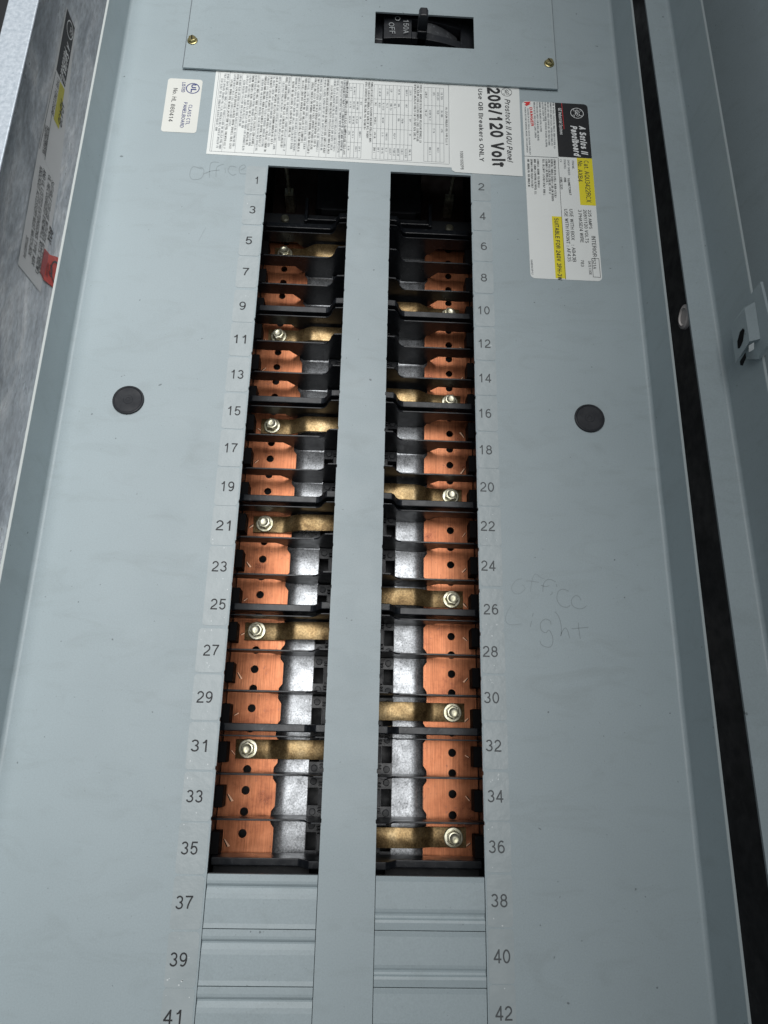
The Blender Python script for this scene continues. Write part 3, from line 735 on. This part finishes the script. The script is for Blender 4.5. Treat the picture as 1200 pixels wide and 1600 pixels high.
# listing sticker with blue print
ul = thing('listing_label', (-5.1, 1.45, 0), 'cream rounded sticker with blue print and number 880414, below the left screw', 'label')
pts_px = [(265, 122), (319, 126), (304, 209), (249, 204)]
ax, bx, ay, by = -5.60, -4.60, 1.47, 3.44
mb = MB(); cut_plate(mb, rrect(ax, bx, ay, by, 0.09), [], 0.002, 0.008, M_cream); mb.build('label_sheet', ul)
mb = MB(); z = 0.0105
tpx(mb, 'No. HL 880414', Z2(104, 458), Z2(76, 632), 0.125, M_ink, z)
tpx(mb, 'LISTED', Z2(150, 428), Z2(144, 480), 0.10, M_blue, z, bold=0.01)
tpx(mb, 'PANELBOARD', Z2(158, 532), Z2(136, 664), 0.105, M_blue, z, bold=0.005)
tpx(mb, 'CLASS CTL', Z2(184, 545), Z2(166, 650), 0.105, M_blue, z, bold=0.005)
mb.build('print', ul)
mb = MB(); c = at(*Z2(204, 460), z); c.z = z
ring(mb, c, 0.185, 0.028, M_blue); tpx(mb, 'UL', Z2(198, 438), Z2(192, 480), 0.16, M_blue, z, bold=0.02); mb.build('emblem', ul)

# rating label
rat = thing('rating_label', (5.8, -2.9, 0), 'tall rating label with black, white and yellow blocks at the right of the front', 'label')
la, lb, lt, lbo = 4.815, 6.785, 3.30, -2.87
mb = MB(); cut_plate(mb, rrect(la, lb, lbo, lt, 0.13), [], 0.002, 0.008, M_white); mb.build('label_sheet', rat)
Z4 = lambda x, y: (800+x/5.16, 140+y/5.16)
def yv(zy, x=600): return at(*Z4(x, zy), 0.01).y
yb_ = yv(553); xm = at(*Z4(360, 330), 0.01).x
mb = MB()
pts = [p for p in rrect(la+0.002, lb-0.002, lbo, lt-0.002, 0.128)]
ur = [(lb-0.13+0.128*math.cos(math.radians(90*k/6)), lt-0.13+0.128*math.sin(math.radians(90*k/6))) for k in range(7)]
cut_plate(mb, ur+[(xm, lt-0.002), (xm, yb_), (lb-0.002, yb_)], [], 0.0085, 0.0105, M_blk); mb.build('black_block', rat)
mb = MB(); ye = yv(932); xy0 = at(*Z4(535, 720), 0.01).x
mb.box(xy0, lb-0.002, ye, yb_-0.005, 0.0085, 0.0105, M_yel); mb.build('yellow_block', rat)
mb = MB(); ys0, ys1 = at(*Z4(350, 1022), 0.01).y, lbo+0.03; sx0, sx1 = at(*Z4(332, 1200), 0.01).x, at(*Z4(415, 1200), 0.01).x
mb.box(sx0, sx1, ys1, ys0, 0.0085, 0.0105, M_yel); mb.build('yellow_block', rat)
mb = MB(); z = 0.0125
tpx(mb, 'A Series II', Z4(538, 292), Z4(560, 525), 0.198, M_wprint, z, shear=0.25, bold=0.03)
tpx(mb, 'Panelboard', Z4(470, 290), Z4(500, 540), 0.198, M_wprint, z, shear=0.25, bold=0.03)
tpx(mb, 'GE Industrial Systems', Z4(372, 148), Z4(386, 362), 0.099, M_wprint, z, shear=0.2, bold=0.01)
tpx(mb, 'Cat. AQU3422RCX', Z4(577, 572), Z4(600, 908), 0.144, M_ink, z)
tpx(mb, 'No. AXB4', Z4(530, 572), Z4(532, 740), 0.137, M_ink, z)
tpx(mb, '225 AMPS', Z4(612, 970), Z4(622, 1122), 0.091, M_ink, z)
tpx(mb, '208Y/120 VOLTS', Z4(573, 968), Z4(592, 1235), 0.099, M_ink, z)
tpx(mb, '3 PHASE/4 WIRE', Z4(532, 968), Z4(552, 1232), 0.099, M_ink, z)
tpx(mb, '783', Z4(553, 1372), Z4(556, 1425), 0.091, M_ink, z)
tpx(mb, 'INTERIOR', Z4(640, 1180), Z4(652, 1345), 0.114, M_ink, z)
tpx(mb, 'YS21A', Z4(646, 1352), Z4(655, 1445), 0.091, M_ink, z)
tpx(mb, 'DATE CODE', Z4(614, 1382), Z4(624, 1492), 0.068, M_ink, z)
tpx(mb, 'USE WITH BOX   : AB43B', Z4(462, 962), Z4(490, 1388), 0.099, M_ink, z)
tpx(mb, 'USE WITH FRONT : AF43S', Z4(420, 962), Z4(450, 1386), 0.099, M_ink, z)
tpx(mb, 'ITEM MK.', Z4(482, 572), Z4(486, 640), 0.061, M_ink2, z)
tpx(mb, 'SHOP ORDER', Z4(446, 565), Z4(452, 688), 0.061, M_ink2, z)
tpx(mb, '162NE72867', Z4(446, 712), Z4(462, 850), 0.065, M_ink, z, bold=0.01)
tpx(mb, 'ITEM NO.', Z4(416, 562), Z4(420, 640), 0.061, M_ink2, z)
tpx(mb, '09B', Z4(418, 708), Z4(420, 745), 0.065, M_ink, z, bold=0.01)
tpx(mb, 'CV', Z4(384, 562), Z4(386, 584), 0.061, M_ink2, z)
tpx(mb, 'CDEL1233', Z4(386, 704), Z4(392, 802), 0.065, M_ink, z, bold=0.01)
tpx(mb, 'SUITABLE FOR 240V 3PH-3W', Z4(340, 1036), Z4(370, 1535), 0.122, M_ink, z, bold=0.01)
tpx(mb, '568B943P12', Z4(150, 1370), Z4(158, 1490), 0.053, M_ink2, z)
tpx(mb, 'HAZARD OF ELECTRICAL SHOCK OR BURN. TURN OFF', Z4(122, 150), Z4(140, 525), 0.046, M_ink2, z)
tpx(mb, 'POWER BEFORE WORKING INSIDE THIS EQUIPMENT', Z4(100, 138), Z4(118, 508), 0.046, M_ink2, z)
r_ = random.Random(5)
for k in range(8):
    x_ = 172+k*22; y0 = 100 if k > 3 else 100; y1 = 420+r_.uniform(0, 110) if k > 2 else 300+r_.uniform(0, 150)
    if k == 3: y1 = 260
    a = at(*Z4(x_, y0), z); b = at(*Z4(x_+12, y1), z); fine(mb, a, b, 0.052, M_ink2, r_)
for x_, y0, y1 in ((122, 560, 790), (148, 560, 800), (175, 560, 850), (200, 560, 795), (245, 560, 860), (268, 560, 770), (290, 560, 850), (312, 560, 905), (335, 560, 880)):
    fine(mb, at(*Z4(x_, y0), z), at(*Z4(x_+8, y1), z), 0.062, M_ink, r_)
# rules and the date box
a = at(*Z4(98, 535), z); b = at(*Z4(368, 548), z); bar(mb, a, b, 0.018, M_ink2)
bar(mb, at(*Z4(372, 550), z), at(*Z4(432, 1530), z), 0.012, M_ink)
q4 = [Z4(642, 1362), Z4(700, 1362), Z4(714, 1514), Z4(656, 1510)]
for k in range(4): bar(mb, at(*q4[k], z), at(*q4[(k+1) % 4], z), 0.012, M_ink)
mb.build('print', rat)
mb = MB()
tpx(mb, 'DANGER', Z4(140, 142), Z4(152, 292), 0.09, M_red, z, bold=0.02, spacing=1.3)
bar(mb, at(*Z4(400, 108), z), at(*Z4(420, 318), z), 0.015, M_red)
fl = [Z4(92, 100), Z4(150, 96), Z4(140, 112), Z4(152, 114), Z4(118, 132), Z4(100, 122), Z4(116, 114)]
mb.quad([at(u, v, z) for u, v in fl], M_red); mb.build('red_print', rat)
mb = MB(); emblem(mb, at(*Z4(524, 190), z), 0.19, M_wprint, (1, 0, 0), (0, -1, 0), z); mb.build('emblem', rat)

# ================================================================== INTERIOR
ZR, ZRB, ZBUS, ZST = -2.29, -2.84, -3.12, -3.42
rr0 = random.Random(9)
B0 = [0.44-3*k for k in range(6)]        # head of each three-pole insulator
def hole_y(b, n): return b-0.09-0.5*n
pan = thing('interior_pan', (X0, -19, -4.2), 'dark mounting pan behind all the bus parts', 'mounting pan')
mb = MB(); mb.box(X0-3.9, X0+3.9, -19, 7.5, -4.2, -4.05, M_black2); mb.build('pan_sheet', pan)
for side in (-1, 1):
    mb = MB(); mb.box(mir(side, 3.30), mir(side, 3.45), -19, 7.4, -4.04, -1.5, M_black2); mb.build('side_barrier', pan)
mb = MB(); mb.box(X0-0.42, X0+0.42, -19, 3.2, -4.04, -2.2, M_black2); mb.build('centre_spine', pan)
for side in (-1, 1):
    word = 'left' if side < 0 else 'right'
    # copper bus bar with chamfered notches at the dividers and threaded holes every half inch
    cuts = []
    for b in B0: cuts += [b-0.12, b-1.16, b-2.19]
    cuts = [1.25]+cuts
    inner = [(1.93, 0.78), (1.93, 0.75)]
    for c in cuts[1:]:
        inner += [(1.87, c+0.24), (1.96, c+0.12), (1.96, c-0.14), (1.87, c-0.26)]
    inner += [(1.87, -17.95)]
    outer = [(3.28, -17.95), (3.28, 0.78)]
    pts = [(mir(side, s_), y) for s_, y in inner+outer]
    hs = [circ(mir(side, 2.625), hole_y(b, n), 0.104, 22) for b in B0 for n in range(6)]
    mb = MB(); cut_plate(mb, pts, hs, ZBUS-0.13, ZBUS, M_copper)
    for b in B0:
        for k in range(3):   # sheared nicks where each contact stab is slit from the bar
            yc = b-0.67-1.04*k; sg = 1 if rr0.random() < 0.7 else -1
            q_ = rr0.uniform(-0.06, 0.06); a = [(3.06, yc+0.02*sg), (3.05, yc+0.035*sg), (rr0.uniform(2.90, 2.97), yc-0.07*sg+q_), (2.96, yc-0.09*sg+q_)]
            mb.quad([(mir(side, p), q, ZBUS+0.003) for p, q in a], M_nick)
            mb.quad([(mir(side, p+0.03), q, ZBUS+0.002) for p, q in a], M_void)
    tag(mb.build('copper_bus_bar'), f'long copper bus bar with threaded holes in the {word} opening', 'bus bar', 'copper bus bars')
    mb = MB()
    rr = random.Random(2+side)
    n = 50; ys_ = [0.8-18.8*k/n for k in range(n+1)]
    vs = []; fs = []
    cols = [1.08, 1.2, 1.4, 1.55, 1.65, 1.75, 1.85, 1.95, 2.05]
    for y in ys_:
        for c_ in cols:
            vs.append((mir(side, c_), y, ZST+0.02*math.sin(y*2.1+side)+0.012*math.sin(y*6.3+c_*3)+rr.uniform(-0.002, 0.002)-1.0*max(0, (c_-1.62))**2))
    C_ = len(cols)
    for j in range(n):
        for i in range(C_-1): fs.append((j*C_+i, j*C_+i+1, (j+1)*C_+i+1, (j+1)*C_+i))
    mb.add(vs, fs, M_zinc)
    mb.add([(x, y, z-0.08) for x, y, z in vs], fs, M_zinc)
    tag(mb.build('steel_rail', smooth=True), f'bright mottled steel rail beside the copper in the {word} opening', 'steel rail', 'steel rails')

def insulator(side, b, label):
    t = thing('bus_insulator', (mir(side, 2.0), b-3, -4), label, 'insulator', 'three pole insulators between the bus parts')
    xf = lambda p, q, tt: (mir(side, p), tt, q)
    prof = [(3.30, ZRB+0.03), (3.30, ZR-0.14), (3.16, ZR), (1.18, ZR), (1.10, ZR+0.03), (1.02, ZR+0.16), (0.96, ZR+0.38), (0.88, ZR+0.52), (0.45, ZR+0.56), (0.45, ZST+0.25), (1.05, ZST+0.25), (1.10, ZST+0.08), (1.86, ZST+0.06), (2.05, ZBUS+0.06), (2.25, ZRB+0.02), (2.9, ZRB)]
    def rib(y, th, name, drop=0.0, bev=0.008):
        mb = MB(); mb.prism([(p, q-drop if q > -2.4 else q) for p, q in prof], y-th/2, y+th/2, M_black, xf); return mb.build(name, t, bev=bev)
    rib(b-0.07+0.0, 0.185, 'end_wall', 0.0, 0.02)
    rib(b-0.275, 0.035, 'divider', 0.06); rib(b-1.17, 0.045, 'divider', 0.04); rib(b-2.19, 0.045, 'divider', 0.04)
    for k in range(3):
        yc = b-0.67-1.04*k
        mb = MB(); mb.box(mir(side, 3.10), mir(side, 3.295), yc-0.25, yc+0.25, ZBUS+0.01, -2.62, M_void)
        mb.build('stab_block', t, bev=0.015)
        # central bracket: floor pieces round a pocket, clip, double bars, round bosses
        mb = MB()
        s0, s1, sp0, sp1 = 0.44, 1.075, 0.80, 1.06
        f_ = lambda a_, b_, y0, y1, z0, z1, m: mb.box(mir(side, a_), mir(side, b_), y0, y1, z0, z1, m)
        zf = ZST+0.22
        f_(s0, sp0, yc-0.50, yc+0.50, zf-0.2, zf, M_black); f_(sp1, s1, yc-0.50, yc+0.50, zf-0.2, zf, M_black)
        f_(sp0+0.001, sp1-0.001, yc+0.21, yc+0.50, zf-0.2, zf, M_black); f_(sp0+0.001, sp1-0.001, yc-0.50, yc-0.21, zf-0.2, zf, M_black)
        mb.build('bracket_floor', t)
        mb = MB(); f_(0.66, 0.78, yc-0.20, yc+0.20, zf+0.003, zf+0.22, M_clip)
        for q in (0.27, 0.34, -0.27, -0.34): f_(0.64, 0.79, yc+q-0.018, yc+q+0.018, zf+0.003, zf+0.18, M_clip)
        mb.build('clip', t, bev=0.01)
        mb = MB()
        for q in (0.36, -0.36): mb.lathe((mir(side, 0.93), yc+q, zf+0.002), [(0.085, 0), (0.085, 0.03), (0.07, 0.04)], M_clip, 16)
        mb.build('boss', t)
    return t
rowsL = ['1 to 5', '7 to 11', '13 to 17', '19 to 23', '25 to 29', '31 to 35']
for side in (-1, 1):
    for k, b in enumerate(B0):
        lo = 6*k+(1 if side < 0 else 2)
        word = 'left' if side < 0 else 'right'
        od = ['topmost', 'second from the top', 'third from the top', 'third from the foot', 'second from the foot', 'lowest'][k]
        lbl = f'black three pole insulator in the {word} opening, {od}, numbers {lo} to {lo+4}'
        if k == 0:
            proto = insulator(side, b, lbl)
        else:
            c = copy_tree(proto, Vector((0, 0, (b-B0[0])*S))); c['label'] = lbl
# end block at the foot and dark header parts at the top of each opening
for side in (-1, 1):
    word = 'left' if side < 0 else 'right'
    t = thing('end_insulator', (mir(side, 2), -18.4, -4), f'black end block at the foot of the {word} opening', 'insulator', 'black end blocks')
    mb = MB(); xf = lambda p, q, tt: (mir(side, p), tt, q)
    mb.prism([(3.28, -3.0), (3.2, ZR), (1.15, ZR), (0.9, ZR+0.35), (0.45, ZR+0.35), (0.45, -3.1)], -17.74, -17.57, M_black, xf); mb.build('end_wall', t, bev=0.02)
    mb = MB(); mb.box(mir(side, 0.9), mir(side, 3.2), -18.4, -17.75, -3.0, -2.6, M_black2); mb.build('step', t, bev=0.02)
    t = thing('lug_block', (mir(side, 2), 0.5, -4), f'black lug block in the dark head of the {word} opening', 'lug block', 'lug blocks')
    mb = MB(); mb.box(mir(side, 0.5), mir(side, 3.29), 0.52, 1.02, -3.1, -2.55, M_clip); mb.build('base', t, bev=0.03)
    mb = MB(); mb.box(mir(side, 0.55), mir(side, 1.98), 0.62, 0.72, -2.549, -2.30, M_black); mb.build('ridge', t, bev=0.03)
    mb = MB(); mb.box(mir(side, 1.9), mir(side, 2.0), 0.53, 1.4, -2.549, -2.25, M_black); mb.build('post', t, bev=0.02)
    mb = MB(); mb.box(mir(side, 0.5), mir(side, 1.7), 1.4, 3.1, -3.6, -2.7, M_black2); mb.build('cover', t, bev=0.03)
    mb = MB(); mb.box(mir(side, 1.75), mir(side, 3.15), 1.03, 3.6, -3.3, -3.2, M_dimcopper); mb.build('lug_pad', t)
    mb = MB(); mb.box(mir(side, 0.7), mir(side, 1.5), 1.15, 1.22, -2.699, -2.45, M_clip); mb.build('rib', t, bev=0.01)
    c = at(445, 337, -2.4) if side < 0 else at(703, 352, -2.4)
    mb = MB(); mb.lathe((c.x, c.y-0.03, -2.548), [(0.13, 0), (0.13, 0.08), (0.09, 0.12)], M_screw, 24); mb.build('screw', t, smooth=True)
    s0 = at(452, 303, -2.5) if side < 0 else at(702, 312, -2.5)
    t = thing('lug_stud', (s0.x, s0.y, -3.1), f'threaded stud with square nut in the dark head of the {word} opening', 'stud', 'lug studs')
    prof = []
    for k in range(26): prof += [(0.065, 0.2+k*0.07), (0.052, 0.235+k*0.07)]
    mb = MB(); mb.lathe((s0.x, s0.y, -2.9), prof, M_screw, 16); mb.build('thread', t, smooth=True)
    mb = MB(); mb.box(s0.x-0.14, s0.x+0.14, s0.y-0.14, s0.y+0.14, -3.199, -2.40, M_screw); mb.build('nut', t, bev=0.015)

# brass straps with their screws
def strap(side, y, label):
    t = thing('connector_strap', (mir(side, 1.7), y, ZBUS), label, 'connector strap', 'brass straps bolted across to the copper')
    z0, z1, th, hw = ZBUS+0.012, ZBUS+0.36, 0.07, 0.235
    top = [(2.95, z0+th), (2.14, z0+th), (2.08, z0+th+0.006), (2.02, z0+th+0.024), (1.96, z0+th+0.06), (1.72, z1-0.05), (1.66, z1-0.02), (1.60, z1-0.005), (1.54, z1), (0.45, z1)]
    bot = [(0.45, z1-th), (1.54, z1-th), (1.64, z1-th-0.02), (1.92, z0+0.03), (2.06, z0), (2.95, z0)]
    mb = MB(); mb.prism(top+bot, y-hw, y+hw, M_brass, lambda p, q, tt: (mir(side, p), tt, q)); mb.build('strap', t, bev=0.008, smooth=True)
    sc = MB(); c = (mir(side, 2.625), y, z0+th+0.002)
    sc.lathe(c, [(0.245, 0), (0.245, 0.02), (0.225, 0.04), (0.16, 0.045)], M_screw, 32); so = sc.build('washer_flange', t, smooth=True)
    rot = 0.3 if side < 0 else 0.75
    sc = MB(); pr = [(c[0]+0.185*math.cos(math.pi/3*k+rot), y+0.185*math.sin(math.pi/3*k+rot)) for k in range(6)]
    sc.prism(pr, c[2]+0.04, c[2]+0.19, M_screw, lambda p, q, tt: (p, q, tt)); ho = sc.build('screw_head', t, bev=0.018)
    off = W(c[0], y, c[2]) - t.location; ho.data.transform(Matrix.Translation(-off)); ho.location = off
    sc = MB(); sc.lathe((c[0], y, c[2]+0.1915), [(0.150, 0), (0.142, 0.018), (0.115, 0.022), (0.10, 0.012), (0.03, 0.010)], M_screw, 28); sc.build('head_boss', t, smooth=True)
    return t
for side in (-1, 1):
    for k, b in enumerate(B0):
        y = hole_y(b, 1 if side < 0 else 5)
        num = {-1: [5, 11, 15, 21, 27, 31], 1: [10, 15, 20, 26, 30, 36]}[side][k]
        word = 'left' if side < 0 else 'right'
        nl = {-1: ['beside number 5', 'beside number 11', 'just below number 15', 'beside number 21', 'between numbers 25 and 27', 'beside number 31'],
              1: ['beside number 10', 'between numbers 14 and 16', 'beside number 20', 'just above number 26', 'just below number 30', 'beside number 36']}[side][k]
        od = ['topmost', 'second from the top', 'third from the top', 'third from the foot', 'second from the foot', 'lowest'][k]
        lbl = f'tarnished brass strap, {od} in the {word} opening, {nl}'
        if k == 0: pr_ = strap(side, y, lbl); y00 = y
        else:
            c = copy_tree(pr_, Vector((0, 0, (y-y00)*S))); c['label'] = lbl
            for ch in c.children:
                if ch.name.startswith('screw_head'): ch.rotation_euler = (random.uniform(-0.03, 0.03), random.uniform(0, 1.0), 0)
                if ch.name.startswith('strap'): ch.rotation_euler = (0, random.uniform(-0.012, 0.012), 0)

# ================================================================== HINGED DOOR ON THE RIGHT
door = thing('hinged_door', (9, YB, 1.3), 'dark grey hinged door swung open along the right edge', 'door')
def xd(y): return 8.35-(y+5)*0.0122
def dprof(mb, prof, m, y0, y1, n=24):
    N = len(prof); vs = []; fs = []
    for k in range(n+1):
        y = y0+(y1-y0)*k/n; dx = -(y+5)*0.0122
        vs += [(p+dx, y, q) for p, q in prof]
    for j in range(n):
        for i in range(N): fs.append((j*N+i, j*N+(i+1) % N, (j+1)*N+(i+1) % N, (j+1)*N+i))
    fs += [tuple(range(N)), tuple(range(n*N, (n+1)*N))[::-1]]; mb.add(vs, fs, m)
r = 0.1; xa, xb = 8.38, 9.06; zA, zB = 1.32, 2.80
fil = [(xb-r+r*math.sin(math.pi/2*k/6), zA+r-r*math.cos(math.pi/2*k/6)) for k in range(7)]
mb = MB(); dprof(mb, [(xa, zA)]+fil+[(xb, zB), (xb+T, zB), (xb+T, zA-T), (xa, zA-T)], M_paint, YB, YT); mb.build('return_flange', door, smooth=True)
mb = MB(); dprof(mb, [(xb+0.003, zB+0.001), (xb+T-0.003, zB+0.001), (xb+T-0.003, zB+0.012), (xb+0.003, zB+0.012)], M_redge, YB, YT); mb.build('edge_strip', door)
mb = MB(); dprof(mb, [(9.55, 1.30), (14.3, 14.0), (14.36, 13.98), (9.61, 1.28)], M_paint, YB, YT)
mb.build('inner_face', door)
# latch keeper on the flange
xk = 9.0
def kp(u, v, dx=0.0): return atx(u, v, xk+dx)
mb = MB()
Zk = lambda x, y: (1040+x/7.5, 420+y/7.5)
tab = [Zk(955, 360), Zk(1108, 150), Zk(1225, 640), Zk(1230, 850), Zk(1080, 1060), Zk(950, 1060)]
pa = [kp(u, v, 0.0) for u, v in tab]; pb = [Vector((p.x+T, p.y, p.z)) for p in pa]; n = len(pa)
mb.add(pa+pb, [tuple(range(n)), tuple(range(n, 2*n))[::-1]]+[(i, (i+1) % n, n+(i+1) % n, n+i) for i in range(n)], M_paint); lt_ = mb.build('latch_tab', door)
mb = MB()
lo_ = [Zk(765, 670), Zk(915, 450), Zk(1048, 385), Zk(1115, 790), Zk(960, 930), Zk(825, 1110)]
# raised keeper: a box whose face stands proud of the flange towards the opening
base = [kp(u, v, -0.004) for u, v in lo_]
facep = [kp(*Zk(765, 670), -0.14), kp(*Zk(925, 462), -0.14), kp(*Zk(985, 850), -0.14), kp(*Zk(822, 1105), -0.14)]
slope = [kp(*Zk(925, 462), -0.14), kp(*Zk(1048, 385), -0.004), kp(*Zk(1112, 820), -0.004), kp(*Zk(985, 850), -0.14)]
mb.quad(facep, M_paint); mb.quad(slope, M_paint)
mb.quad([facep[0], facep[1], slope[1], base[1]], M_paint)
mb.quad([facep[3], slope[3], slope[2], base[4]], M_paint)
mb.build('latch_keeper', door)
mb = MB(); mb.quad([kp(*Zk(x, y), -0.146) for x, y in ((905, 695), (925, 720), (905, 850), (870, 930), (845, 935), (840, 850), (870, 740))], M_void)
mb.quad([kp(*Zk(x, y), -0.148) for x, y in ((870, 1085), (935, 980), (945, 1040), (905, 1135), (875, 1130))], M_void); mb.build('keeper_slot', door)
mb = MB(); mb.prism([(0, 0), (1, 0), (1, 1), (0, 1)], 0, 1, M_holelight, lambda p, q, t: tuple(kp(*Zk(975+p*62, 940+(1-p)*40-q*80+ (0)), -0.16-0.02*t)))
mb.build('bright_hole_patch', door)  # added white patch, stands for the bright view through the bracket hole
